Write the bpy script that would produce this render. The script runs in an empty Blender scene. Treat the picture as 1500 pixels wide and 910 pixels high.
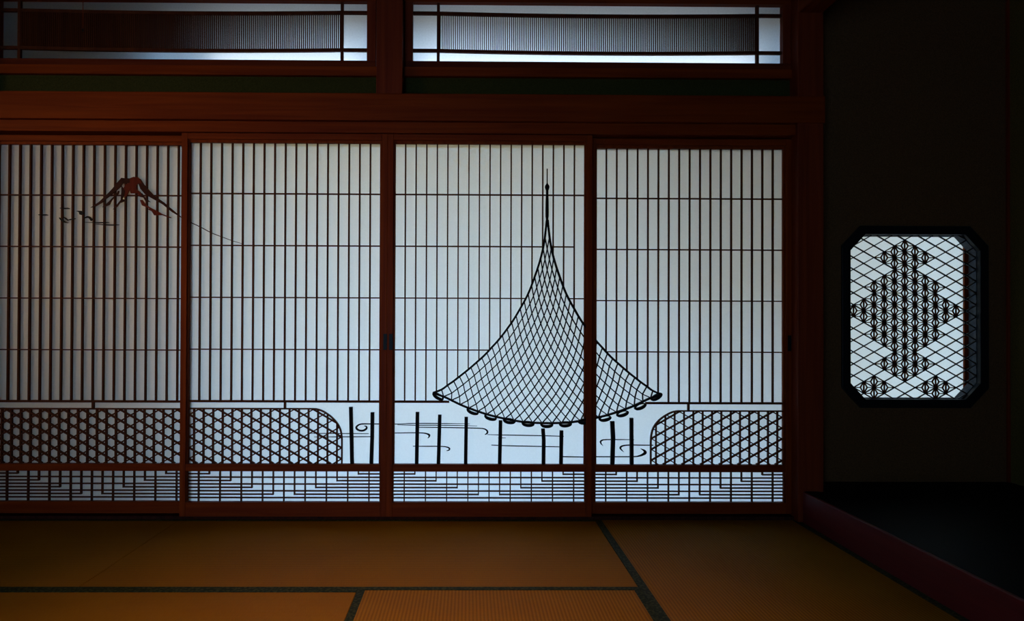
import bpy, bmesh, math, random
from mathutils import Vector, Matrix
random.seed(4)
C = bpy.context.scene.collection

# ------------------------------------------------------------------ camera
F, D, H = 1121.0, 3.52, 0.89
CX, CY = 697.0, 469.0
PSI, PHI, RHO = 0.010, 0.0083, 0.0035
fw = Vector((math.sin(PSI) * math.cos(PHI), math.cos(PSI) * math.cos(PHI), math.sin(PHI)))
_r = Vector((math.cos(PSI), -math.sin(PSI), 0.0))
_u = _r.cross(fw)
rt = _r * math.cos(RHO) + _u * math.sin(RHO)
up = -_r * math.sin(RHO) + _u * math.cos(RHO)
EYE = Vector((0, -D, H))


def at(px, py, Y):
    """point of the plane y = Y that the photograph shows at this pixel (x, z)"""
    d = fw + rt * ((px - CX) / F) - up * ((py - CY) / F)
    p = EYE + d * ((Y - EYE.y) / d.y)
    return (p.x, p.z)


cd = bpy.data.cameras.new('camera')
cam = bpy.data.objects.new('camera', cd)
C.objects.link(cam)
cd.sensor_width = 36
cd.lens = F / 1500 * 36
cd.shift_x = (750 - CX) / 1500
cd.shift_y = (CY - 455) / 1500
cd.clip_start = 0.05
cam.matrix_world = Matrix(((rt.x, up.x, -fw.x, EYE.x), (rt.y, up.y, -fw.y, EYE.y), (rt.z, up.z, -fw.z, EYE.z), (0, 0, 0, 1)))
bpy.context.scene.camera = cam


# ------------------------------------------------------------------ materials
def new_mat(name):
    m = bpy.data.materials.new(name)
    m.use_nodes = True
    nt = m.node_tree
    return m, nt, nt.nodes['Principled BSDF']


def wood(name, a, b, axis, rough=0.5, bump=0.15, spec=0.06):
    m, nt, bs = new_mat(name)
    tc = nt.nodes.new('ShaderNodeTexCoord')
    mp = nt.nodes.new('ShaderNodeMapping')
    sc = [38.0, 38.0, 38.0]
    sc[axis] = 1.6
    mp.inputs['Scale'].default_value = sc
    nz = nt.nodes.new('ShaderNodeTexNoise')
    nz.inputs['Scale'].default_value = 1.0
    nz.inputs['Detail'].default_value = 5
    nz.inputs['Distortion'].default_value = 0.6
    cr = nt.nodes.new('ShaderNodeValToRGB')
    cr.color_ramp.elements[0].position = 0.32
    cr.color_ramp.elements[1].position = 0.72
    cr.color_ramp.elements[0].color = (*a, 1)
    cr.color_ramp.elements[1].color = (*b, 1)
    bp = nt.nodes.new('ShaderNodeBump')
    bp.inputs['Strength'].default_value = bump
    bp.inputs['Distance'].default_value = 0.002
    L = nt.links.new
    L(tc.outputs['Object'], mp.inputs['Vector'])
    L(mp.outputs['Vector'], nz.inputs['Vector'])
    L(nz.outputs['Fac'], cr.inputs['Fac'])
    L(cr.outputs['Color'], bs.inputs['Base Color'])
    L(nz.outputs['Fac'], bp.inputs['Height'])
    L(bp.outputs['Normal'], bs.inputs['Normal'])
    bs.inputs['Roughness'].default_value = rough
    bs.inputs['Specular IOR Level'].default_value = spec
    return m


def plain(name, col, rough=0.6, spec=0.3, noise=0.0, scale=40, bump=0.0):
    m, nt, bs = new_mat(name)
    bs.inputs['Roughness'].default_value = rough
    bs.inputs['Specular IOR Level'].default_value = spec
    bs.inputs['Base Color'].default_value = (*col, 1)
    if noise:
        tc = nt.nodes.new('ShaderNodeTexCoord')
        nz = nt.nodes.new('ShaderNodeTexNoise')
        nz.inputs['Scale'].default_value = scale
        nz.inputs['Detail'].default_value = 4
        cr = nt.nodes.new('ShaderNodeValToRGB')
        cr.color_ramp.elements[0].position = 0.3
        cr.color_ramp.elements[1].position = 0.7
        cr.color_ramp.elements[0].color = (*[c * (1 - noise) for c in col], 1)
        cr.color_ramp.elements[1].color = (*[c * (1 + noise) for c in col], 1)
        nt.links.new(tc.outputs['Object'], nz.inputs['Vector'])
        nt.links.new(nz.outputs['Fac'], cr.inputs['Fac'])
        nt.links.new(cr.outputs['Color'], bs.inputs['Base Color'])
        if bump:
            bp = nt.nodes.new('ShaderNodeBump')
            bp.inputs['Strength'].default_value = bump
            bp.inputs['Distance'].default_value = 0.002
            nt.links.new(nz.outputs['Fac'], bp.inputs['Height'])
            nt.links.new(bp.outputs['Normal'], bs.inputs['Normal'])
    return m


def paper_mat(name, through, front):
    """washi: a thin sheet that scatters the daylight behind it"""
    m = bpy.data.materials.new(name)
    m.use_nodes = True
    nt = m.node_tree
    nt.nodes.remove(nt.nodes['Principled BSDF'])
    out = nt.nodes['Material Output']
    tr = nt.nodes.new('ShaderNodeBsdfTranslucent')
    df = nt.nodes.new('ShaderNodeBsdfDiffuse')
    ad = nt.nodes.new('ShaderNodeAddShader')
    tc = nt.nodes.new('ShaderNodeTexCoord')
    nz = nt.nodes.new('ShaderNodeTexNoise')
    nz.inputs['Scale'].default_value = 130
    nz.inputs['Detail'].default_value = 6
    nz.inputs['Roughness'].default_value = 0.75
    cr = nt.nodes.new('ShaderNodeValToRGB')
    cr.color_ramp.elements[0].position = 0.3
    cr.color_ramp.elements[1].position = 0.7
    cr.color_ramp.elements[0].color = (*[c * 0.93 for c in through], 1)
    cr.color_ramp.elements[1].color = (*[min(1, c * 1.07) for c in through], 1)
    df.inputs['Color'].default_value = (*front, 1)
    L = nt.links.new
    L(tc.outputs['Object'], nz.inputs['Vector'])
    L(nz.outputs['Fac'], cr.inputs['Fac'])
    L(cr.outputs['Color'], tr.inputs['Color'])
    L(tr.outputs[0], ad.inputs[0])
    L(df.outputs[0], ad.inputs[1])
    L(ad.outputs[0], out.inputs['Surface'])
    return m


def tatami_mat(name):
    m, nt, bs = new_mat(name)
    tc = nt.nodes.new('ShaderNodeTexCoord')
    sep = nt.nodes.new('ShaderNodeSeparateXYZ')
    L = nt.links.new
    L(tc.outputs['Object'], sep.inputs[0])

    def math_(op, a, b=None):
        n = nt.nodes.new('ShaderNodeMath')
        n.operation = op
        for i, v in enumerate((a, b)):
            if v is None:
                continue
            if isinstance(v, (int, float)):
                n.inputs[i].default_value = v
            else:
                L(v, n.inputs[i])
        return n.outputs[0]
    # ridges run along the mat (local x), one every 11 mm; the rush stalks cross them
    rib = math_('SINE', math_('MULTIPLY', sep.outputs['Y'], 2 * math.pi / 0.0115))
    rib01 = math_('MULTIPLY_ADD', rib, 0.5)
    rib01.node.inputs[2].default_value = 0.5
    mp = nt.nodes.new('ShaderNodeMapping')
    mp.inputs['Scale'].default_value = (420, 26, 1)
    nz = nt.nodes.new('ShaderNodeTexNoise')
    nz.inputs['Scale'].default_value = 1
    nz.inputs['Detail'].default_value = 3
    L(tc.outputs['Object'], mp.inputs['Vector'])
    L(mp.outputs['Vector'], nz.inputs['Vector'])
    big = nt.nodes.new('ShaderNodeTexNoise')
    big.inputs['Scale'].default_value = 3.0
    big.inputs['Detail'].default_value = 3
    L(tc.outputs['Object'], big.inputs['Vector'])
    h = math_('ADD', math_('MULTIPLY', rib01, 0.75), math_('MULTIPLY', nz.outputs['Fac'], 0.5))
    k = math_('ADD', math_('MULTIPLY', h, 0.6), math_('MULTIPLY', big.outputs['Fac'], 0.35))
    cr = nt.nodes.new('ShaderNodeValToRGB')
    cr.color_ramp.elements[0].position = 0.22
    cr.color_ramp.elements[1].position = 0.95
    cr.color_ramp.elements[0].color = (0.195, 0.066, 0.0035, 1)
    cr.color_ramp.elements[1].color = (0.39, 0.152, 0.009, 1)
    L(k, cr.inputs['Fac'])
    L(cr.outputs['Color'], bs.inputs['Base Color'])
    bp = nt.nodes.new('ShaderNodeBump')
    bp.inputs['Strength'].default_value = 0.5
    bp.inputs['Distance'].default_value = 0.002
    L(h, bp.inputs['Height'])
    L(bp.outputs['Normal'], bs.inputs['Normal'])
    bs.inputs['Roughness'].default_value = 0.6
    bs.inputs['Specular IOR Level'].default_value = 0.02
    return m


def heri_mat(name):
    m, nt, bs = new_mat(name)
    tc = nt.nodes.new('ShaderNodeTexCoord')
    vo = nt.nodes.new('ShaderNodeTexVoronoi')
    vo.inputs['Scale'].default_value = 90
    cr = nt.nodes.new('ShaderNodeValToRGB')
    cr.color_ramp.elements[0].position = 0.25
    cr.color_ramp.elements[1].position = 0.6
    cr.color_ramp.elements[0].color = (0.050, 0.048, 0.016, 1)
    cr.color_ramp.elements[1].color = (0.010, 0.013, 0.004, 1)
    nt.links.new(tc.outputs['Object'], vo.inputs['Vector'])
    nt.links.new(vo.outputs['Distance'], cr.inputs['Fac'])
    nt.links.new(cr.outputs['Color'], bs.inputs['Base Color'])
    bs.inputs['Roughness'].default_value = 0.8
    bs.inputs['Specular IOR Level'].default_value = 0.15
    return m


WA, WB = (0.11, 0.0125, 0.0008), (0.185, 0.027, 0.0014)
M = {
    'wood_x': wood('red brown timber along', WA, WB, 0),
    'wood_z': wood('red brown timber upright', WA, WB, 2),
    'wood_y': wood('red brown timber deep', WA, WB, 1),
    'beam': wood('dark red timber', (0.07, 0.0085, 0.002), (0.115, 0.017, 0.003), 0, 0.55),
    'post': wood('dark red post timber', (0.10, 0.013, 0.004), (0.16, 0.024, 0.006), 2, 0.5),
    'sill': wood('dark red sill timber', (0.09, 0.006, 0.007), (0.13, 0.010, 0.010), 1, 0.5, 0.15, 0.15),
    'kumiko': wood('thin dark lattice wood', (0.045, 0.0095, 0.003), (0.078, 0.018, 0.005), 2, 0.6),
    'relief': wood('carved red brown wood', (0.075, 0.009, 0.005), (0.12, 0.016, 0.007), 2, 0.6),
    'ridge': wood('carved dark wood', (0.020, 0.005, 0.004), (0.045, 0.010, 0.006), 2, 0.6),
    'black': plain('black stained wood', (0.005, 0.004, 0.005), 0.6, 0.08),
    'lacquer': plain('black lacquer', (0.0016, 0.002, 0.003), 0.5, 0.03),
    'blackframe': plain('black lacquered frame', (0.004, 0.0045, 0.006), 0.45, 0.12),
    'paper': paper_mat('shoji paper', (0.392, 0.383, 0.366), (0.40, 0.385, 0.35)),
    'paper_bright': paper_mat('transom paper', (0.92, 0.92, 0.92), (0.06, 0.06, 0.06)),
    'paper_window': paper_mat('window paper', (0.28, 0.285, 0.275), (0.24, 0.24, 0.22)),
    'plaster': plain('green brown plaster', (0.028, 0.026, 0.006), 0.95, 0.1, 0.25, 160, 0.3),
    'alcove': plain('brown clay plaster', (0.080, 0.036, 0.014), 0.95, 0.1, 0.25, 160, 0.3),
    'alcove_side': plain('ochre clay plaster', (0.10, 0.066, 0.017), 0.95, 0.1, 0.25, 160, 0.3),
    'tatami': tatami_mat('tatami rush'),
    'heri': heri_mat('tatami border cloth'),
    'ground': plain('warm cedar decking', (0.46, 0.29, 0.10), 0.95, 0.1, 0.3, 12),
    'soffit': plain('pale cedar boards', (0.48, 0.28, 0.10), 0.8, 0.1, 0.2, 8),
    'block_wood': plain('warm cedar blocker', (0.44, 0.25, 0.10), 0.9, 0.1, 0.2, 8),  # warm brown for the unseen pieces added to block the sky
    'shade_sheet': plain('dark shading sheet', (0.06, 0.06, 0.06), 0.8, 0.1),  # kept dark so it throws little light onto the transoms
    'ceiling': wood('ceiling boards', (0.05, 0.022, 0.009), (0.08, 0.036, 0.014), 1, 0.6),
    'reveal': plain('grey plaster reveal', (0.055, 0.06, 0.07), 0.9, 0.1, 0.2, 60),
}


# ------------------------------------------------------------------ mesh builder
class MB:
    def __init__(self):
        self.v, self.f = [], []

    def box(self, x0, x1, y0, y1, z0, z1):
        n = len(self.v)
        self.v += [(x, y, z) for z in (z0, z1) for y in (y0, y1) for x in (x0, x1)]
        self.f += [tuple(n + i for i in q) for q in ((0, 2, 3, 1), (4, 5, 7, 6), (0, 1, 5, 4), (2, 6, 7, 3), (0, 4, 6, 2), (1, 3, 7, 5))]
        return self

    def prism(self, poly, y0, y1):
        """x,z outline given real thickness from y0 to y1"""
        a = sum(poly[i][0] * poly[(i + 1) % len(poly)][1] - poly[(i + 1) % len(poly)][0] * poly[i][1] for i in range(len(poly)))
        if a < 0:
            poly = poly[::-1]
        n, k = len(self.v), len(poly)
        self.v += [(x, y0, z) for x, z in poly] + [(x, y1, z) for x, z in poly]
        self.f.append(tuple(range(n, n + k)))
        self.f.append(tuple(range(n + 2 * k - 1, n + k - 1, -1)))
        for i in range(k):
            j = (i + 1) % k
            self.f.append((n + j, n + i, n + k + i, n + k + j))
        return self

    def bar(self, p, q, w, y0, y1):
        dx, dz = q[0] - p[0], q[1] - p[1]
        L = math.hypot(dx, dz)
        if L < 1e-5:
            return self
        nx, nz = -dz / L * w / 2, dx / L * w / 2
        return self.prism([(p[0] + nx, p[1] + nz), (p[0] - nx, p[1] - nz), (q[0] - nx, q[1] - nz), (q[0] + nx, q[1] + nz)], y0, y1)

    def ribbon(self, pts, ws, y0, y1, closed=False):
        """a bent strip of varying width in the x,z plane with thickness"""
        k = len(pts)
        if not isinstance(ws, (list, tuple)):
            ws = [ws] * k
        n = len(self.v)
        for i, p in enumerate(pts):
            a = pts[(i - 1) % k] if (closed or i) else p
            b = pts[(i + 1) % k] if (closed or i < k - 1) else p
            dx, dz = b[0] - a[0], b[1] - a[1]
            L = math.hypot(dx, dz) or 1
            ox, oz = -dz / L * ws[i] / 2, dx / L * ws[i] / 2
            self.v += [(p[0] + ox, y0, p[1] + oz), (p[0] - ox, y0, p[1] - oz), (p[0] - ox, y1, p[1] - oz), (p[0] + ox, y1, p[1] + oz)]
        for i in range(k if closed else k - 1):
            a, b = n + 4 * i, n + 4 * ((i + 1) % k)
            for s in range(4):
                t = (s + 1) % 4
                self.f.append((a + s, a + t, b + t, b + s))
        if not closed:
            self.f.append((n + 3, n + 2, n + 1, n))
            e = n + 4 * (k - 1)
            self.f.append((e, e + 1, e + 2, e + 3))
        return self

    def quad(self, x0, x1, y, z0, z1):
        n = len(self.v)
        self.v += [(x0, y, z0), (x1, y, z0), (x1, y, z1), (x0, y, z1)]
        self.f.append((n, n + 1, n + 2, n + 3))
        return self

    def lathe(self, cx, cy, prof, seg=14):
        """turned piece about a vertical axis; prof = [(radius, z)...]"""
        n = len(self.v)
        for r, z in prof:
            self.v += [(cx + r * math.cos(2 * math.pi * i / seg), cy + r * math.sin(2 * math.pi * i / seg), z) for i in range(seg)]
        for k in range(len(prof) - 1):
            for i in range(seg):
                j = (i + 1) % seg
                self.f.append((n + k * seg + i, n + k * seg + j, n + (k + 1) * seg + j, n + (k + 1) * seg + i))
        self.f.append(tuple(n + i for i in reversed(range(seg))))
        self.f.append(tuple(n + (len(prof) - 1) * seg + i for i in range(seg)))
        return self

    def build(self, name, mat, parent=None, origin=(0, 0, 0), bevel=0.0):
        me = bpy.data.meshes.new(name)
        o = Vector(origin)
        me.from_pydata([Vector(v) - o for v in self.v], [], self.f)
        bm = bmesh.new()
        bm.from_mesh(me)
        bmesh.ops.recalc_face_normals(bm, faces=bm.faces)
        bm.to_mesh(me)
        bm.free()
        me.materials.append(M[mat])
        ob = bpy.data.objects.new(name, me)
        C.objects.link(ob)
        if parent is not None:
            ob.parent = parent
        else:
            ob.location = o
        if bevel:
            b = ob.modifiers.new('bevel', 'BEVEL')
            b.width = bevel
            b.segments = 2
            b.limit_method = 'ANGLE'
        return ob


def tag(o, label=None, cat=None, group=None, kind=None):
    for k, v in (('label', label), ('category', cat), ('group', group), ('kind', kind)):
        if v:
            o[k] = v
    return o


def thing(name, loc, label, cat, group=None):
    o = bpy.data.objects.new(name, None)
    o.empty_display_size = 0.05
    o.location = loc
    C.objects.link(o)
    return tag(o, label, cat, group)


def struct(mb, name, mat, label=None, origin=None, bevel=0.0):
    if origin is None:
        origin = tuple((min(v[i] for v in mb.v) + max(v[i] for v in mb.v)) / 2 for i in range(3))
    return tag(mb.build(name, mat, None, origin, bevel), label, None, None, 'structure')


def clip_convex(p, q, poly):
    """the piece of the segment p-q inside a convex polygon"""
    a = sum(poly[i][0] * poly[(i + 1) % len(poly)][1] - poly[(i + 1) % len(poly)][0] * poly[i][1] for i in range(len(poly)))
    P = poly if a > 0 else poly[::-1]
    t0, t1 = 0.0, 1.0
    d = (q[0] - p[0], q[1] - p[1])
    for i in range(len(P)):
        A, B = P[i], P[(i + 1) % len(P)]
        e = (B[0] - A[0], B[1] - A[1])
        nx, nz = -e[1], e[0]
        num = (p[0] - A[0]) * nx + (p[1] - A[1]) * nz
        den = d[0] * nx + d[1] * nz
        if abs(den) < 1e-12:
            if num < 0:
                return None
            continue
        t = -num / den
        if den > 0:
            t0 = max(t0, t)
        else:
            t1 = min(t1, t)
    if t1 - t0 < 1e-4:
        return None
    return ((p[0] + d[0] * t0, p[1] + d[1] * t0), (p[0] + d[0] * t1, p[1] + d[1] * t1))


def smooth(pts, n=6):
    """Catmull-Rom through the points"""
    out = []
    for i in range(len(pts) - 1):
        a, b, c, d = pts[max(i - 1, 0)], pts[i], pts[i + 1], pts[min(i + 2, len(pts) - 1)]
        for s in range(n):
            t = s / n
            out.append(tuple(0.5 * (2 * b[k] + (c[k] - a[k]) * t + (2 * a[k] - 5 * b[k] + 4 * c[k] - d[k]) * t * t
                                    + (3 * b[k] - a[k] - 3 * c[k] + d[k]) * t ** 3) for k in range(len(b))))
    out.append(tuple(pts[-1]))
    return out


PX = 1 / 318.0            # size of one photograph pixel at the screens, in metres

# ------------------------------------------------------------------ the cast net drawn across two screens (pixel nodes)
NL = [(634, 576), (646.8, 571), (655.4, 564.8), (664.4, 558.6), (673, 551.9), (681.3, 545.4), (689.7, 538.5), (698, 531.2), (705.8, 524.4),
      (713.3, 517), (720.8, 508.7), (728.5, 500.4), (735.9, 491.4), (743, 481.9), (749.7, 472.6), (756.1, 462.6), (762.1, 452.2),
      (768.1, 441.7), (773.8, 430.4), (778.9, 418), (783.4, 405.5), (788, 392.2), (792.3, 377.7), (795.8, 363.2), (798.4, 347), (801.2, 322)]
AX = 801.8
NR = [(2 * AX - x, y + 0.012 * (AX - x)) for x, y in NL]
NB = [(634, 576), (649.8, 581.4), (661.3, 586.8), (674, 593), (686.8, 598.3), (700, 603), (713, 607.3), (726.4, 610.8), (739.6, 613.8),
      (753, 616.4), (766.8, 618.5), (780.5, 619.6), (794.4, 620.2)]
NB = NB + [(2 * AX - x, y + 0.012 * (AX - x)) for x, y in NB[::-1]]


def net_point(i, j):
    """crossing of right-running line i and left-running line j (triangular index grid, i + j >= 25)"""
    k = i + j - 25
    if k >= 25:
        return NL[25]
    L, R = NL[k], NR[k]
    n = 25 - k
    t = (i - k) / n
    s = t * 25
    a = min(int(s), 24)
    fr = s - a
    bx = NB[a][0] * (1 - fr) + NB[a + 1][0] * fr
    by = NB[a][1] * (1 - fr) + NB[a + 1][1] * fr
    cx = NB[0][0] * (1 - t) + NB[25][0] * t
    cy = NB[0][1] * (1 - t) + NB[25][1] * t
    g = (R[0] - L[0]) / (NR[0][0] - NL[0][0])
    return (L[0] * (1 - t) + R[0] * t + (bx - cx) * g, L[1] * (1 - t) + R[1] * t + (by - cy) * g)


FLOATS = [(641.8, 581.8, 32), (692.4, 603.8, 22), (718.6, 612.6, 15), (746, 617.8, 9), (773.6, 622, 4), (801, 623.6, 1), (828.4, 622.6, -4),
          (856, 618.4, -8), (886.4, 614.3, -11), (912, 607.4, -17), (938, 596.8, -22), (961.8, 582.6, -31)]

# ------------------------------------------------------------------ the four sliding screens
PITCH = 0.0489
BARS = [1.4995, 1.2598, 1.0200, 0.7805, 0.5415]
HW = 0.4725
SW, TS = 0.0275, 0.0085            # stile face, inner frame face


def screen(idx, cx, y0, dz, label):
    """one panel: front face at y0, shifted dz in height"""
    x0, x1 = cx - HW, cx + HW
    zt, zb = 1.775 + dz, 0.0155 + (0.006 if idx in (1, 4) else 0)
    root = thing('sliding_screen', (cx, y0 + 0.015, zb), label, 'sliding screen', 'sliding paper screens')
    O = (cx, y0 + 0.015, zb)
    yl, yp = y0 + 0.012, y0 + 0.0275      # lattice face, paper
    zm0, zm1 = 0.2218 + dz, 0.2550 + dz   # middle rail
    zq = 0.0810 + dz                      # top of the bottom rail
    P = lambda px, py, y=yl: at(px, py, y)
    for a, b in ((x0, x0 + SW), (x1 - SW, x1)):
        MB().box(a, b, y0, y0 + 0.030, zb, zt).build('stile', 'wood_z', root, O, 0.0015)
    xa, xb = x0 + SW, x1 - SW
    MB().box(xa, xb, y0 + 0.0005, y0 + 0.030, zt - 0.028, zt).build('top_rail', 'wood_x', root, O, 0.0015)
    MB().box(xa, xb, y0 + 0.001, y0 + 0.030, zm0, zm1).build('middle_rail', 'wood_x', root, O, 0.0015)
    MB().box(xa, xb, y0 + 0.0005, y0 + 0.030, zb, zq).build('bottom_rail', 'wood_x', root, O, 0.0015)
    fr = MB()
    fr.box(xa, xa + TS, yl - 0.002, yp, zm1, zt - 0.028).box(xb - TS, xb, yl - 0.002, yp, zm1, zt - 0.028)
    fr.box(xa + TS, xb - TS, yl - 0.002, yp, zt - 0.0415, zt - 0.028)
    fr.box(xa, xa + TS * 0.6, yl - 0.002, yp, zq, zm0).box(xb - TS * 0.6, xb, yl - 0.002, yp, zq, zm0)
    fr.build('inner_frame', 'wood_z', root, O, 0.0008)
    MB().quad(xa, xb, yp + 0.0008, zm0, zt - 0.02).quad(xa, xb, yp + 0.0008, zb + 0.02, zm0).build('paper', 'paper', root, O)
    za, zc = zt - 0.0415, BARS[4] + dz
    ia, ib = xa + TS, xb - TS

    # outline of the net in this panel's plane, as z over x
    lo = [P(*p) for p in NL]
    ro = [P(*p) for p in NR][::-1]
    edge = lo + ro[1:]

    def net_top(x):
        for a, b in zip(edge, edge[1:]):
            if a[0] <= x <= b[0] and b[0] > a[0]:
                return a[1] + (b[1] - a[1]) * (x - a[0]) / (b[0] - a[0])
        return None

    # upright slats and cross bars
    g = MB()
    for k in range(1, 18):
        x = cx + (k - 9) * PITCH
        w = 0.0064 if idx in (1, 2) else 0.0058
        low = zc
        if idx in (3, 4):
            t = net_top(x)
            if t is not None and t > zc:
                low = t
        g.box(x - w / 2, x + w / 2, yl, yp, low, za)
    for m, z0 in enumerate(BARS):
        z = z0 + dz
        h = 0.0100 if m == 4 else 0.0054
        spans = [(ia, ib)]
        if idx in (3, 4):
            # the net's outline interrupts the bars
            ins = [x for x in [ia + (ib - ia) * i / 1200 for i in range(1201)] if (net_top(x) or -9) > z]
            if m == 4:
                l_, r_ = P(658, 590)[0], P(946, 592)[0]
                spans = [(ia, l_)] if idx == 3 else [(r_, ib)]
            elif ins:
                spans = [s for s in ((ia, ins[0]), (ins[-1], ib)) if s[1] - s[0] > 0.004]
            if idx == 3 and m == 1:
                spans[-1] = (spans[-1][0], cx + 8 * PITCH)
        for a, b in spans:
            g.box(a, b, yl + (0.0 if m == 4 else 0.0015), yp - 0.0005, z - h / 2, z + h / 2)
    g.build('slat_grid', 'kumiko', root, O)

    # hexagon (basket weave) lattice band
    pitch = 0.0438
    rise = pitch * math.tan(math.radians(30)) * 2
    if idx == 1:
        tl, br = P(-40, 599.5), P(263, 680)
        reg = [(ia - 0.004, zm1), (ib + 0.004, zm1), (ib + 0.004, P(130, 599.6)[1]), (ia - 0.004, P(130, 599.6)[1])]
        ring = None
        hx = P(8.8, 608.5)
        peg = 135.5
    elif idx == 2:
        arc = [(458, 599.2), (463.7, 599.7), (471.5, 602.3), (479.6, 607), (486.8, 612.8), (492.8, 619.6), (497.2, 627), (499.6, 635), (500.6, 645)]
        arc = [P(*q) for q in arc]
        reg = [(ia - 0.004, zm1)] + [(arc[-1][0], zm1)] + arc[::-1] + [(ia - 0.004, arc[0][1])]
        ring = [(ia - 0.004, arc[0][1])] + smooth(arc, 3) + [(arc[-1][0], zm1)]
        hx = P(290.6, 607.8)
        peg = 417
    elif idx == 4:
        arc = [(1000, 602.4), (992, 602.6), (985, 604.2), (976.5, 608.4), (967.9, 614.4), (961.6, 621), (956.9, 629), (954.5, 638), (953.8, 648)]
        arc = [P(*q) for q in arc]
        reg = [(ib + 0.004, zm1), (arc[-1][0], zm1)] + arc[::-1] + [(ib + 0.004, arc[0][1])]
        ring = [(ib + 0.004, arc[0][1])] + smooth(arc, 3) + [(arc[-1][0], zm1)]
        hx = P(968.3, 627.2)
        peg = 1009
    if idx != 3:
        kg = MB()
        zhi = max(z for x, z in reg)
        thick, thin = 0.0066, (0.0046 if idx == 4 else 0.0058)
        span = range(-60, 61)
        for k in span:
            x = hx[0] + (k + 0.5) * pitch
            s = clip_convex((x, 0), (x, 2), reg)
            if s:
                kg.bar(s[0], s[1], 0.0072 if idx != 4 else 0.0058, yl, yp - 0.001)
            zc0 = hx[1] + (k + 0.5) * rise
            for sl in (1, -1):
                w = (thin if idx == 4 else thick) if sl < 0 else (thick if idx == 4 else thin)
                m_ = sl * math.tan(math.radians(30))
                s = clip_convex((hx[0] - 3, zc0 - 3 * m_), (hx[0] + 3, zc0 + 3 * m_), reg)
                if s:
                    kg.bar(s[0], s[1], w, yl + 0.001 + 0.0004 * sl, yp - 0.0015 + 0.0004 * sl)
        kg.build('hexagon_lattice', 'kumiko', root, O)
        rim = MB()
        if ring:
            rim.ribbon(ring, 0.0062, yl - 0.001, yp)
        else:
            rim.box(ia - 0.004, ib + 0.004, yl - 0.001, yp, zhi - 0.002, zhi + 0.0045)
        rim.build('lattice_rim', 'kumiko', root, O)
        xp = P(peg, 594)[0]
        MB().box(xp - 0.0045, xp + 0.0045, yl - 0.001, yp, zhi, zc).build('spacer_peg', 'kumiko', root, O)

    # stepped lattice at the foot
    sg = MB()
    st = (zm0 - zq) / 9.0
    hz = [zm0 - st * (i + 0.9) for i in range(8)]
    w = 0.0050
    for k in range(1, 18):
        x = cx + (k - 9) * PITCH
        bot = zq if k % 2 else hz[(min(k, 18 - k) - 2)] - w / 2
        sg.box(x - w / 2, x + w / 2, yl, yp, bot, zm0)
    for i, z in enumerate(hz):
        if i % 2:
            sg.box(xa, xb, yl + 0.001, yp - 0.0005, z - w / 2, z + w / 2)
        else:
            k = i + 2
            sg.box(xa, cx + (k - 9) * PITCH + w / 2, yl + 0.001, yp - 0.0005, z - w / 2, z + w / 2)
            sg.box(cx + (9 - k) * PITCH - w / 2, xb, yl + 0.001, yp - 0.0005, z - w / 2, z + w / 2)
    sg.build('stepped_lattice', 'kumiko', root, O)

    # black stakes
    stakes = {2: [[(513.7, 596.5), (515.5, 681)], [(545.4, 604.4), (545.0, 640), (543.7, 681)]],
              3: [[(611.5, 603.9), (610.2, 681.5)], [(644.2, 607.9), (642.2, 681.5)], [(683, 611.1), (682.1, 681.5)],
                  [(733.3, 616.2), (732, 682)], [(795.5, 628.2), (796.7, 645), (796.3, 682)], [(822.7, 631), (822, 682)]],
              4: [[(897.2, 617.4), (898.4, 642), (897.3, 683.5)], [(925.3, 612.6), (925.7, 683.5)]]}
    for s in stakes.get(idx, []):
        pts = [P(*q) for q in s]
        pts[-1] = (pts[-1][0], zm1)
        MB().ribbon(pts, 0.0163 if s[0][0] != 897.2 else 0.019, yl - 0.002, yp).build('stake', 'black', root, O, 0.0006)

    # drifting mist lines with hooked ends
    T = 1.15
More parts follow.
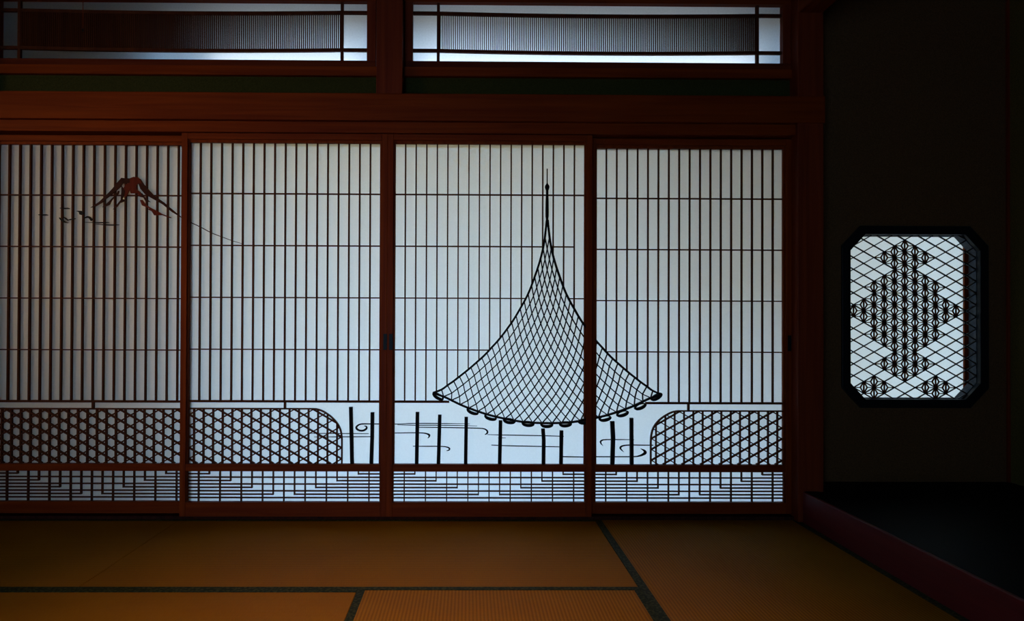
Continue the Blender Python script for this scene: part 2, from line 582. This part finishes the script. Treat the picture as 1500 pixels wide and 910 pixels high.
    mist = {2: [([(453.8, 635.3), (480, 635.2), (540, 635.6)], [.5, 1, .7]), ([(460, 640.3), (500, 640.2), (542.9, 640)], [.5, 1.1, 1.0]),
                ([(558, 621.3), (545, 621.3), (531, 621.3), (525.4, 622.7), (521.9, 626), (523.2, 629.2), (527.5, 631.1), (532, 631), (536, 628.9),
                  (537, 626.4), (535.6, 624.6), (533.4, 624.4)], [1.2, 1.3, 1.6, 2.0, 2.5, 2.4, 2.2, 2.4, 2.6, 2.2, 1.4, .7])],
            3: [([(578, 621.5), (590, 621.2), (606, 620.5), (640, 620.6), (688, 621.2)], [1, .9, 1.0, 1.0, .5]),
                ([(582, 622.6), (606, 623.2), (650, 623.3), (699, 624.3)], [.5, 1.0, 1.0, .4]),
                ([(613.5, 626.2), (650, 626.6), (686, 627.2), (704, 627.8), (710.5, 629.0), (714, 632.2), (713.2, 635.3), (710.2, 637)],
                 [1, 1.2, 1.2, 1.2, 1.6, 2.3, 2.0, .8]),
                ([(577, 634.6), (600, 634.3), (616, 634.4), (624.5, 635.5), (628.6, 637.6), (628.5, 640), (626.6, 642.2)], [1, 1.1, 1.2, 1.6, 2.7, 1.9, .6]),
                ([(605, 654), (625, 654.2), (645, 654.2), (654, 655.1), (658.3, 657.2), (657.6, 659.6), (654, 660.6)], [.8, 1.1, 1.1, 1.3, 2.1, 1.7, .7]),
                ([(714, 637), (750, 637.8), (794, 638.6), (826, 639.5)], [.6, 1.1, 1.1, .9]), ([(729.7, 641.8), (741, 641.9)], [1, .4]),
                ([(719.8, 652.3), (750, 653.5), (790, 654.3), (825, 655)], [.9, 1.1, 1.1, .9]), ([(824, 669.3), (859, 670)], [1.2, 1.2])],
            4: [([(868, 669.4), (900, 669.5), (928, 669.3), (936, 668.4), (942.2, 666), (945.4, 663.2), (943.6, 660.2), (938.6, 657.6)],
                 [1.2, 1.2, 1.3, 1.9, 3.0, 3.9, 2.6, .6]),
                ([(929, 644.3), (905, 644.3), (887.5, 644.4), (882.3, 645.2), (879.9, 647.4), (880.8, 650.4), (883.4, 653.4)], [.6, 1.1, 1.2, 1.7, 2.1, 1.6, .4]),
                ([(957, 652.5), (940, 652.4), (924, 652.2), (913, 653.3), (908.9, 656), (910.4, 659.2), (914, 662.5)], [1.1, 1.2, 1.4, 1.7, 2.3, 1.7, .4])]}
    for pts, ws in mist.get(idx, []):
        q = smooth([(p[0], p[1], s) for p, s in zip(pts, ws)], 4)
        MB().ribbon([P(a, b, yl + 0.010) for a, b, c in q], [max(c, .3) * T * PX for a, b, c in q], yl + 0.010, yp).build('mist_line', 'black', root, O)

    # cast net
    if idx in (3, 4):
        xl, xr = ((-9, xb + 0.001) if idx == 3 else (xa - 0.001, 9))

        def cut(pts):
            out, cur = [], []
            for a, b in zip(pts, pts[1:]):
                s = clip_convex(a, b, [(xl, -1), (xr, -1), (xr, 5), (xl, 5)])
                if s:
                    if not cur:
                        cur = [s[0]]
                    cur.append(s[1])
                elif cur:
                    out.append(cur)
                    cur = []
            if cur:
                out.append(cur)
            return out
        net = MB()
        for i in range(1, 25):
            for fam in (0, 1):
                line = [net_point(i, j) if fam == 0 else net_point(j, i) for j in range(25 - i, 26)]
                for piece in cut([P(*q) for q in line]):
                    net.ribbon(piece, 0.0047, yl + 0.001 + 0.002 * fam, yp - 0.002 + 0.001 * fam)
        nt_ = net.build('net', 'black', root, O)
        rope = MB()
        for path in (NL, NR, NB):
            for piece in cut([P(*q) for q in smooth(path, 3)]):
                rope.ribbon(piece, 0.0088, yl - 0.002, yp)
        rope.build('net_rope', 'black', nt_, O)
        for fx, fy, an in FLOATS:
            c = P(fx, fy - 1.4)
            if not (xl - 0.01 < c[0] < xr + 0.01):
                continue
            a = math.radians(-an)
            pts, ws = [], []
            for s in range(24):
                t = 2 * math.pi * s / 24
                u, v = 8.2 * PX * math.cos(t), 3.0 * PX * math.sin(t)
                pts.append((c[0] + u * math.cos(a) - v * math.sin(a), c[1] + u * math.sin(a) + v * math.cos(a)))
                ws.append((2.7 - 1.6 * math.sin(t)) * PX)
            if pts[0][0] > xr - 0.004 or pts[12][0] < xl + 0.004:
                pass
            MB().ribbon(pts, ws, yl - 0.004, yp - 0.002, True).build('net_float', 'black', nt_, O)
        if idx == 3:
            cxs, cys = P(801.6, 274)[0], yl + 0.003
            Z = lambda py: P(801.6, py)[1]
            sp = MB()
            prof = [(.0024, 247), (.0026, 268), (.0045, 269.5), (.0098, 272), (.0110, 274.3), (.0085, 277), (.0060, 279), (.0062, 286), (.0075, 296),
                    (.0080, 308), (.0078, 317), (.0040, 324)]
            sp.lathe(cxs, cys, [(r, Z(y)) for r, y in prof][::-1])
            sp.build('spire', 'black', root, O)

    # mountain with clouds
    if idx == 1:
        mt = MB()
        polys = [
            [(133, 304.5), (146, 295.5), (158, 284), (166, 275.5), (173, 266.5), (178.5, 260.6), (184, 261.5), (190, 261.5), (191, 268), (180, 269.3), (177, 274),
             (170, 280), (163, 286), (156, 291), (150, 297), (141, 302)],
            [(190, 261.5), (196, 259.3), (202, 259.6), (206, 263), (208, 269), (203, 269), (200, 272), (201, 278), (206, 281.5), (208, 286), (204, 287.2),
             (202, 283.5), (192, 283.5), (190, 278), (188, 283), (185, 289), (182, 290), (184, 280), (181, 276), (185, 270), (190, 268)],
            [(201, 259.6), (206, 262.5), (211, 270), (218, 278), (226, 286.6), (240, 296.3), (255, 309), (265.5, 317.6), (265.5, 319), (252, 310.8), (238, 299.3),
             (224, 291.5), (213, 285), (206, 277), (203, 269)],
            [(150, 303.5), (158, 297), (165, 290), (170, 286), (173, 280), (175, 280), (174, 284), (168, 289), (164, 294), (161, 300), (155, 302.5)],
            [(165.5, 307), (172, 299), (177, 293), (178, 280), (178, 272), (183, 279), (182, 287), (179.5, 291.5), (184, 293), (182, 295.5), (176, 297.5), (172, 303)],
            [(203, 286), (208, 283), (213, 290), (221, 296.5), (213, 294.5), (210, 289.5), (205, 288.5)],
            [(205, 293), (209, 293), (214, 300), (222, 305), (228, 308), (238, 313.5), (252, 319), (249, 319.6), (238, 315.4), (226, 315.6), (222, 309.5),
             (216, 306.7), (219, 305.5), (208, 301)]]
        mc = MB()
        for n, pg in enumerate(polys):
            (mc if n in (1, 6) else mt).prism([P(*q) for q in pg], yl - 0.004 + 0.0004 * n, yl + 0.0015)
        mt.build('mountain_ridge', 'ridge', root, O)
        mc.build('mountain_crater', 'relief', root, O)
        clouds = [([(56.5, 314.8), (62, 314.6), (68, 314.5)], [1, 1.2, 1]), ([(88, 305), (94, 305.2), (100, 305)], [1, 1.2, 1]),
                  ([(87, 319), (91, 322.6), (95, 325.2), (100, 326.6)], [1.2, 3, 2.4, .6]), ([(93, 317.8), (97, 320.5), (100, 323.2)], [1, 2.2, 1]),
                  ([(99, 322.6), (105, 321.4), (111, 320.3)], [.8, 1.8, .8]),
                  ([(112.5, 309.4), (116, 310), (119, 312), (121, 314.5)], [.7, 2.2, 6.5, 2.5]),
                  ([(122.6, 320.2), (127, 318.3), (131, 318.6), (135, 323)], [.7, 2.3, 3, 3.5]),
                  ([(120.5, 325.5), (138, 326.3), (150, 326.3), (160, 326)], [.4, 1.0, 1.7, .8]), ([(138, 328), (152, 329.4), (165, 329.8), (174.5, 329.4)], [.4, 1.3, 1.6, .7])]
        for pts, ws in clouds:
            q = smooth([(p[0], p[1], s) for p, s in zip(pts, ws)], 4)
            MB().ribbon([P(a, b) for a, b, c in q], [max(c, .3) * PX for a, b, c in q], yl - 0.003, yl + 0.0015 if pts[0][1] > 316 else yp).build('cloud', 'black', root, O)
    if idx == 2:
        q = smooth([(277, 325, 1.4), (292.5, 332.1, 1.3), (309.2, 341, 1.2), (324.2, 346.8, 1.1), (339, 352.3, .9), (354.5, 357, .6)], 4)
        MB().ribbon([P(a, b, yp - 0.002) for a, b, c in q], [c * PX for a, b, c in q], yp - 0.003, yp).build('mountain_slope', 'kumiko', root, O)

    # recessed finger pull
    pull = {2: (564.2, 501), 3: (572.6, 501), 4: (1156.5, 503)}.get(idx)
    if pull:
        c = at(pull[0] if idx != 4 else 1156.5, pull[1], y0)
        hp = MB()
        hw, hh = 0.0085, 0.037
        hp.box(c[0] - hw, c[0] + hw, y0 - 0.0012, y0 + 0.0005, c[1] - hh, c[1] + hh)
        pb = hp.build('finger_pull', 'blackframe', root, O, 0.0005)
        MB().box(c[0] - hw * 0.45, c[0] + hw * 0.5, y0 - 0.002, y0 - 0.001, c[1] - hh * 0.85, c[1] - hh * 0.2 + 0.03).build('pull_bowl', 'blackframe', pb, O)
    return root


screen(1, -1.7425, 0.034, -0.0055, 'wooden sliding screen at far left with carved red-brown mountain and small clouds on its slats')
screen(2, -0.8459, 0.0, 0.0, 'wooden sliding screen with a scroll and two black stakes right of a round-ended hexagon band')
screen(3, 0.0991, 0.0, 0.0, 'wooden sliding screen carrying most of the cast net and its spire above six black stakes')
screen(4, 1.0362, 0.034, -0.0072, 'wooden sliding screen next to the pillar, holding only the right tip of the net')

# ------------------------------------------------------------------ transom screens above
YR = 0.065


def transom(xa, xb, bars_px, label, pane_left):
    z0, z1 = 2.129, 2.407
    cx = (xa + xb) / 2
    O = (cx, YR, 2.0965)
    root = thing('transom_screen', O, label, 'transom', 'slatted transom screens')
    MB().box(xa - 0.055, xb + 0.042, YR - 0.02, YR + 0.02, 2.0965, z0).build('bottom_rail', 'beam', root, O, 0.001)
    MB().box(xa - 0.055, xb + 0.042, YR - 0.02, YR + 0.02, z1, z1 + 0.04).build('top_rail', 'wood_x', root, O, 0.001)
    for a, b in ((xa - 0.055, xa), (xb, xb + 0.042)):
        MB().box(a, b, YR - 0.02, YR + 0.02, z0, z1).build('stile', 'post', root, O, 0.001)
    MB().quad(xa, xb, YR + 0.016, z0, z1).build('paper', 'paper_bright', root, O)
    yl, yh = YR - 0.004, YR + 0.010
    u0, u1 = at(bars_px[0], 50, yl)[0], at(bars_px[1], 50, yl)[0]
    for u in (u0, u1):
        MB().box(u - 0.0068, u + 0.0068, yl - 0.002, yh, z0, z1).build('mullion', 'kumiko', root, O)
    zu, zl = 2.3605, 2.1845
    sag = lambda x: -0.0075 * max(0, 1 - ((x - (u0 + u1) / 2) / ((u1 - u0) / 2)) ** 2)
    for zc in (zu, zl):
        pts = [(xa, zc)] + [(u0 + (u1 - u0) * i / 24, zc + sag(u0 + (u1 - u0) * i / 24)) for i in range(25)] + [(xb, zc)]
        MB().ribbon(pts, 0.0145, yl - 0.001, yh).build('cross_rail', 'kumiko', root, O)
    g = MB()
    n = 166
    for i in range(1, n):
        x = u0 + (u1 - u0) * i / n
        g.box(x - 0.0022, x + 0.0022, yl + 0.001, yh - 0.001, zl + sag(x), zu + sag(x))
    g.build('slat_grid', 'kumiko', root, O)
    return root


transom(-2.185, -0.4776, (28, 501), 'slatted transom screen left of the short hanging post, dark at its far left', True)
transom(-0.2634, 1.4722, (642, 1109.5), 'slatted transom screen right of the short hanging post, above the net screens', False)

# ------------------------------------------------------------------ posts, beams and wall above the screens
XL = -2.345            # left end of the run of screens
XW = -4.70             # left wall of the room
struct(MB().box(XL, 1.634, -0.037, 0.02, 1.828, 1.952), 'trim_1', 'wood_x', 'long red-brown tie beam running above the sliding screens', None, 0.003)
struct(MB().box(-2.226, 1.509, -0.010, 0.072, 1.7775, 1.828).box(-2.226, 1.509, 0.0655, 0.10, 1.72, 1.828), 'trim_2', 'wood_x', 'grooved head rail the sliding screens run in', None, 0.0015)
struct(MB().box(-2.226, 1.509, 0.010, 0.10, -0.05, 0.0145).box(-2.226, 1.509, 0.0655, 0.10, -0.05, 0.06), 'trim_3', 'ridge', 'floor sill under the sliding screens')
struct(MB().box(-2.226, -0.425, 0.030, 0.10, 2.0535, 2.0965), 'trim_4', 'wood_x', 'narrow beam under the left transom', None, 0.0015)
struct(MB().box(-0.305, 1.509, 0.030, 0.10, 2.0535, 2.0965), 'trim_5', 'wood_x', 'narrow beam under the right transom', None, 0.0015)
struct(MB().box(-0.4253, -0.305, -0.022, 0.10, 1.952, 2.72), 'trim_6', 'post', 'short hanging post between the two transoms', None, 0.003)
struct(MB().box(1.509, 1.629, -0.032, 0.10, -0.05, 2.72), 'trim_7', 'post', 'square alcove pillar right of the sliding screens', None, 0.004)
struct(MB().box(-2.345, -2.226, -0.032, 0.10, -0.05, 2.72), 'trim_8', 'post', 'corner post left of the sliding screens', None, 0.004)
struct(MB().box(-2.226, 1.509, 0.056, 0.09, 1.828, 2.0535), 'wall_back', 'plaster', 'strip of dark green plaster between beam and transoms')
struct(MB().box(-2.226, 1.509, 0.02, 0.10, 2.447, 2.72), 'wall_back_top', 'plaster')
# alcove
XR = 2.645
struct(MB().box(1.53, 1.60, -4.0, -0.034, -0.05, 0.140), 'trim_9', 'sill', 'dark red front sill of the raised alcove', None, 0.004)
struct(MB().box(1.60, XR + 0.05, -4.0, 0.2, -0.05, 0.1385).box(1.542, 1.60, -4.0, -0.034, 0.1402, 0.1412), 'floor_alcove', 'lacquer', 'black polished floor of the raised alcove')
struct(MB().box(1.512, 1.622, -4.0, -0.034, 2.335, 2.46), 'trim_10', 'wood_y', 'lintel above the alcove opening', None, 0.003)
struct(MB().box(1.53, 1.60, -4.0, -0.034, 2.46, 2.72), 'wall_alcove_front', 'plaster')
struct(MB().box(XR, XR + 0.06, -5.6, 0.42, -0.05, 2.72), 'wall_right', 'alcove_side', 'ochre side wall of the alcove at the right edge')
struct(MB().box(XR - 0.016, XR - 0.002, 0.182, 0.196, 0.1386, 2.72), 'trim_11', 'post', 'thin corner strip in the alcove', None, 0.002)

# octagonal opening in the alcove wall
OX0, OX1, OZ0, OZ1, OC, OD = 1.8616, 2.4995, 0.540, 1.348, 0.074, 0.080


def octagon(gx=0.0):
    x0, x1, z0, z1 = OX0 - gx, OX1 + gx, OZ0 - gx, OZ1 + gx
    c, d = OC + gx * 0.42, OD + gx * 0.42
    return [(x0 + c, z0), (x1 - c, z0), (x1, z0 + d), (x1, z1 - d), (x1 - c, z1), (x0 + c, z1), (x0, z1 - d), (x0, z0 + d)]


def ring(mb, outer, inner, y0, y1):
    k = len(outer)
    n = len(mb.v)
    for poly in (outer, inner):
        for y in (y0, y1):
            mb.v += [(x, y, z) for x, z in poly]
    o0, o1, i0, i1 = n, n + k, n + 2 * k, n + 3 * k
    for i in range(k):
        j = (i + 1) % k
        mb.f += [(o0 + i, o0 + j, i0 + j, i0 + i), (o1 + j, o1 + i, i1 + i, i1 + j), (o0 + j, o0 + i, o1 + i, o1 + j), (i0 + i, i0 + j, i1 + j, i1 + i)]
    return mb


oc = octagon()
wx0, wx1, wz0, wz1 = 1.60, XR, 0.10, 2.72
wall_out = [(OX0 + OC, wz0), (OX1 - OC, wz0), (wx1, wz0), (wx1, wz1), (OX1 - OC, wz1), (OX0 + OC, wz1), (wx0, wz1), (wx0, wz0)]
struct(ring(MB(), wall_out, oc, 0.2, 0.272), 'wall_alcove', 'alcove', 'dark brown plaster wall of the alcove around the octagonal window')
win = tag(ring(MB(), octagon(0.040), octagon(-0.0012), 0.186, 0.215).build('window_1', 'blackframe', None, (2.18, 0.2, 0.944), 0.002), 'black framed octagonal window in the alcove wall', None, None, 'structure')
wo = (2.18, 0.2, 0.944)
ring(MB(), octagon(-0.0006), octagon(-0.004), 0.215, 0.272).build('reveal', 'reveal', win, wo)
fm = MB()
fm.box(OX1 - 0.0235, OX1 + 0.012, 0.2725, 0.290, OZ0 - 0.05, OZ1 + 0.05).box(OX0 - 0.05, OX0 - 0.02, 0.2725, 0.290, OZ0 - 0.05, OZ1 + 0.05)
fm.box(OX0 - 0.02, OX1 - 0.0235, 0.2725, 0.290, OZ1 + 0.012, OZ1 + 0.05).box(OX0 - 0.02, OX1 - 0.0235, 0.2725, 0.290, OZ0 - 0.05, OZ0 - 0.012)
fm.build('screen_frame', 'wood_z', win, wo, 0.001)
MB().quad(OX0 - 0.03, OX1 - 0.015, 0.284, OZ0 - 0.03, OZ1 + 0.03).build('paper', 'paper_window', win, wo)

# hemp-leaf lattice held in the octagon
YO = 0.2165
lat = thing('lattice_screen', (2.18, YO, 0.541), 'fine diamond lattice with hemp-leaf star pattern filling the octagonal window', 'lattice')
LO = (2.18, YO, 0.541)
ap = 17.3
node = lambda c, n: at(1325.3 + 15.0 * c, 351.65 + 8.65 * n, YO)     # n even on even columns, odd on odd
ocl = octagon(-0.0045)
# the drawn pattern is regular: step sizes in metres
X0, Z0 = node(0, 0)
sx = (node(5, 1)[0] - node(-5, 1)[0]) / 10
sz = (node(0, 0)[1] - node(0, 24)[1]) / 24
N = lambda c, n: (X0 + sx * c, Z0 - sz * n)
dl = MB()
for k in range(-40, 70, 2):
    for sgn in (1, -1):
        s = clip_convex(N(-12, k - 12 * sgn), N(12, k + 12 * sgn), ocl)
        if s:
            dl.bar(s[0], s[1], 0.0046 if sgn > 0 else 0.0036, YO - 0.004 + 0.0006 * sgn, YO + 0.006)
dl.build('diamond_grid', 'blackframe', lat, LO)
fill = []                                    # (column, n of the centre)
fill += [(0, 1 + 2 * i) for i in range(12)]
for s in (1, -1):
    fill += [(s, 2 + 2 * i) for i in range(11)]
    fill += [(2 * s, 3)] + [(2 * s, 7 + 2 * i) for i in range(6)] + [(2 * s, 21)]
    fill += [(3 * s, 8 + 2 * i) for i in range(5)]
    fill += [(4 * s, 11), (4 * s, 13), (5 * s, 12)]
    fill += [(3 * s, 24), (3 * s, 26), (4 * s, 25), (2 * s, 25)]
patches = [MB(), MB(), MB()]        # the large star field and the two small diamonds at the foot
hl = patches[0]


def spoke(p, q, w, y):
    s = clip_convex(p, q, ocl)
    if s:
        hl.bar(s[0], s[1], w, YO - 0.0035 + y, YO + 0.005)


for c, n in fill:
    hl = patches[0] if n < 23 else patches[1 if c < 0 else 2]
    t, b, l, r = N(c, n - 1), N(c, n + 1), N(c - 1, n), N(c + 1, n)
    spoke(t, b, 0.0046, 0.0)
    for tri in ((t, b, l), (t, b, r)):
        g = (sum(p[0] for p in tri) / 3, sum(p[1] for p in tri) / 3)
        for m, p in enumerate(tri):
            spoke(p, g, 0.0045, 0.0003 * (m + 1))
for hl in patches:
    hl.build('hemp_leaf_pattern', 'kumiko', lat, LO)


# ------------------------------------------------------------------ tatami
def mat(x0, x1, y0, y1, along, sides, label):
    """slab with its top at z = 0; along = axis of its length; sides = bordered edges"""
    cx, cy = (x0 + x1) / 2, (y0 + y1) / 2
    o = thing('tatami_mat', (cx, cy, -0.048), label, 'tatami mat', 'tatami mats on the floor')
    rot = math.pi / 2 if along == 'y' else 0.0
    o.rotation_euler = (0, 0, rot)
    hx, hy = (x1 - x0) / 2, (y1 - y0) / 2
    a, b = (hx, hy) if along == 'x' else (hy, hx)
    g = 0.0008
    s = MB().box(-a + g, a - g, -b + g, b - g, 0.0, 0.048).build('rush_surface', 'tatami', o, (0, 0, 0), 0.002)
    for side, w in sides:
        e = MB()
        if side > 0:
            e.box(-a + g, a - g, b - w, b - g, 0.040, 0.0492)
        else:
            e.box(-a + g, a - g, -b + g, -b + w, 0.040, 0.0492)
        e.build('cloth_border', 'heri', o, (0, 0, 0), 0.0008)
    return o


mat(-1.3185, 0.586, -0.930, 0.0085, 'x', ((1, .028), (-1, .030)), 'wide tatami mat lying lengthwise below the middle two sliding screens')
mat(-3.2275, -1.3185, -0.930, 0.0085, 'x', ((1, .028), (-1, .030)), 'tatami mat under the leftmost mountain screen, meeting its neighbour at a plain seam')
mat(0.586, 1.5295, -1.900, 0.0085, 'y', ((1, .031), (-1, .030)), 'tatami mat beside the alcove sill, below the rightmost screen')
mat(-0.3705, 0.586, -2.840, -0.930, 'y', ((1, .027), (-1, .022)), 'tatami mat in the foreground middle with clear upright ridges')
mat(-2.280, -0.3705, -1.886, -0.930, 'x', ((1, .024), (-1, .028)), 'tatami mat at the bottom left corner of the picture')

# picture wire with a hook on the beam, far left
pw = thing('picture_wire', (at(121, 100, -0.04)[0], -0.04, 2.04), 'thin wire hanging from above with a small hook, in front of the dark left transom', 'wire')
wx = at(121, 60, -0.04)[0]
MB().lathe(wx, -0.041, [(0.0016, 2.235), (0.0016, 2.72)], 8).build('wire', 'wood_z', pw, (wx, -0.04, 2.04))
wz = at(119, 100, -0.04)[1]
MB().lathe(wx, -0.041, [(0.001, 2.22), (0.004, 2.224), (0.004, 2.232), (0.0016, 2.236)], 8).build('weight', 'blackframe', pw, (wx, -0.04, 2.04))

# ------------------------------------------------------------------ shell of the room
struct(MB().box(XW - 0.06, XR + 0.06, -5.66, 0.10, -0.10, -0.050), 'floor', 'wood_y')
struct(MB().box(XW - 0.06, XR + 0.06, -5.66, 0.42, 2.72, 2.80), 'ceiling', 'ceiling')
struct(MB().box(XW - 0.06, XW, -5.6, 0.10, -0.05, 2.72), 'wall_left', 'plaster')
struct(MB().box(XW, XL, 0.0, 0.10, -0.05, 2.72), 'wall_back_left', 'plaster')
# rear wall with the open doorway that lets the dim light in
struct(MB().box(XW, -1.75, -5.66, -5.6, -0.05, 2.72).box(-0.55, XR, -5.66, -5.6, -0.05, 2.72).box(-1.75, -0.55, -5.66, -5.6, 1.85, 2.72), 'wall_rear', 'plaster')
# outside the screens, unseen: the ground, and pieces added to shape the daylight
struct(MB().box(-14, 16, 0.101, 22, -0.7, -0.6), 'floor_outside', 'ground')
struct(MB().box(-2.45, 1.62, 0.101, 1.30, -0.10, -0.03), 'added_engawa', 'block_wood')  # unseen deck added to dim the foot of the screens
struct(MB().box(-4.5, 1.62, 0.1005, 1.85, 1.955, 2.000).box(-4.5, -0.70, 1.85, 2.7, 1.955, 2.0).box(0.80, 2.6, 1.85, 2.7, 1.955, 2.0).box(1.62, 2.6, 0.60, 1.85, 1.955, 2.0).box(-4.5, -0.70, 2.65, 2.7, 1.80, 1.955).box(0.80, 2.6, 2.65, 2.7, 1.76, 1.955).box(-0.70, 0.80, 1.80, 1.85, 1.90, 1.955), 'eave_shade', 'soffit', 'low unseen eave outside the screens, shaped to shade them')  # stepped depth and hanging edges shaped to darken the paper tops
struct(MB().box(-4.5, 1.62, 0.1005, 1.85, 2.001, 2.004), 'eave_shade_top', 'shade_sheet')  # unseen dark sheet added to cut light bouncing up to the transoms
struct(MB().box(-4.5, 1.59, 0.101, 0.95, 2.43, 2.72).box(-4.5, 1.59, 0.85, 0.95, 2.235, 2.43).box(-2.6, -2.5, 0.101, 1.0, 2.01, 2.43).box(1.53, 1.59, 0.101, 1.6, 2.01, 2.43), 'transom_shade', 'shade_sheet')  # unseen hood and ends added to darken the transom tops and sides
struct(MB().box(-4.5, -1.45, 0.28, 1.2, 2.03, 3.6), 'left_transom_block', 'block_wood')  # unseen box added to darken the far left of the transom
struct(MB().box(-5.5, -1.15, 0.55, 0.65, -0.6, 1.95).box(-2.6, -2.5, 0.101, 0.55, -0.6, 1.95), 'left_screen_block', 'block_wood')  # unseen barrier added to keep the sky off the leftmost screen
struct(MB().box(1.53, 1.59, 0.1015, 1.75, -0.6, 1.95).box(0.80, 1.53, 1.30, 1.36, 1.0, 1.95), 'right_screen_block', 'soffit')  # unseen fin and hung board added to dim the right screen

# ------------------------------------------------------------------ light: the sky outside, a doorway behind the viewer, and lamps added as fill
w = bpy.data.worlds.new('sky')
bpy.context.scene.world = w
w.use_nodes = True
bg = w.node_tree.nodes['Background']
bg.inputs['Color'].default_value = (0.385, 0.665, 1.0, 1)
bg.inputs['Strength'].default_value = 7.8


def area(name, loc, target, sx_, sy_, power, col, spread):
    d = bpy.data.lights.new(name, 'AREA')
    d.shape = 'RECTANGLE'
    d.size, d.size_y = sx_, sy_
    d.energy = power
    d.color = col
    d.spread = math.radians(spread)
    o = bpy.data.objects.new(name, d)
    o.location = loc
    o.rotation_euler = (Vector(target) - Vector(loc)).to_track_quat('-Z', 'Y').to_euler()
    C.objects.link(o)
    return o


area('floor_fill', (-0.35, -2.7, 2.6), (-0.25, -1.85, 0.0), 0.4, 0.4, 6.0, (1.0, 0.64, 0.24), 62)  # added downlight that brightens the mats without reaching the frames
area('doorway_light', (-1.15, -5.58, 1.60), (-0.60, -2.4, 0.0), 1.0, 0.3, 1.5, (1.0, 0.64, 0.26), 24)
area('side_room_lamp', (-3.9, -2.5, 1.5), (-1.5, 0.0, 1.25), 1.1, 1.1, 3.3, (1.0, 0.70, 0.32), 42)
area('transom_fill', (0.56, 0.167, 2.10), (0.56, 0.167, 3.0), 1.60, 0.15, 1.75, (0.86, 0.94, 1.0), 180)  # unseen strip added below the transom so its paper brightens at the foot
area('transom_fill', (-0.85, 0.167, 2.10), (-0.85, 0.167, 3.0), 0.72, 0.15, 0.75, (0.86, 0.94, 1.0), 180)  # shorter added strip for the left transom, fading out leftwards
sd = bpy.data.lights.new('sun', 'SUN')
sd.energy = 9.5
sd.angle = math.radians(1)
sd.color = (1.0, 0.66, 0.26)
so = bpy.data.objects.new('sun', sd)
so.location = (2, -6, 9)
so.rotation_euler = Vector((-0.25, 0.75, -0.65)).to_track_quat('-Z', 'Y').to_euler()
C.objects.link(so)

vs = bpy.context.scene.view_settings
vs.view_transform = 'Standard'
vs.look = 'None'
vs.gamma = 1
vs.exposure = 0
vs.use_curve_mapping = False
cy = bpy.context.scene.cycles
cy.use_denoising = True
cy.max_bounces = 8
cy.diffuse_bounces = 5
cy.transmission_bounces = 6
cy.sample_clamp_indirect = 6
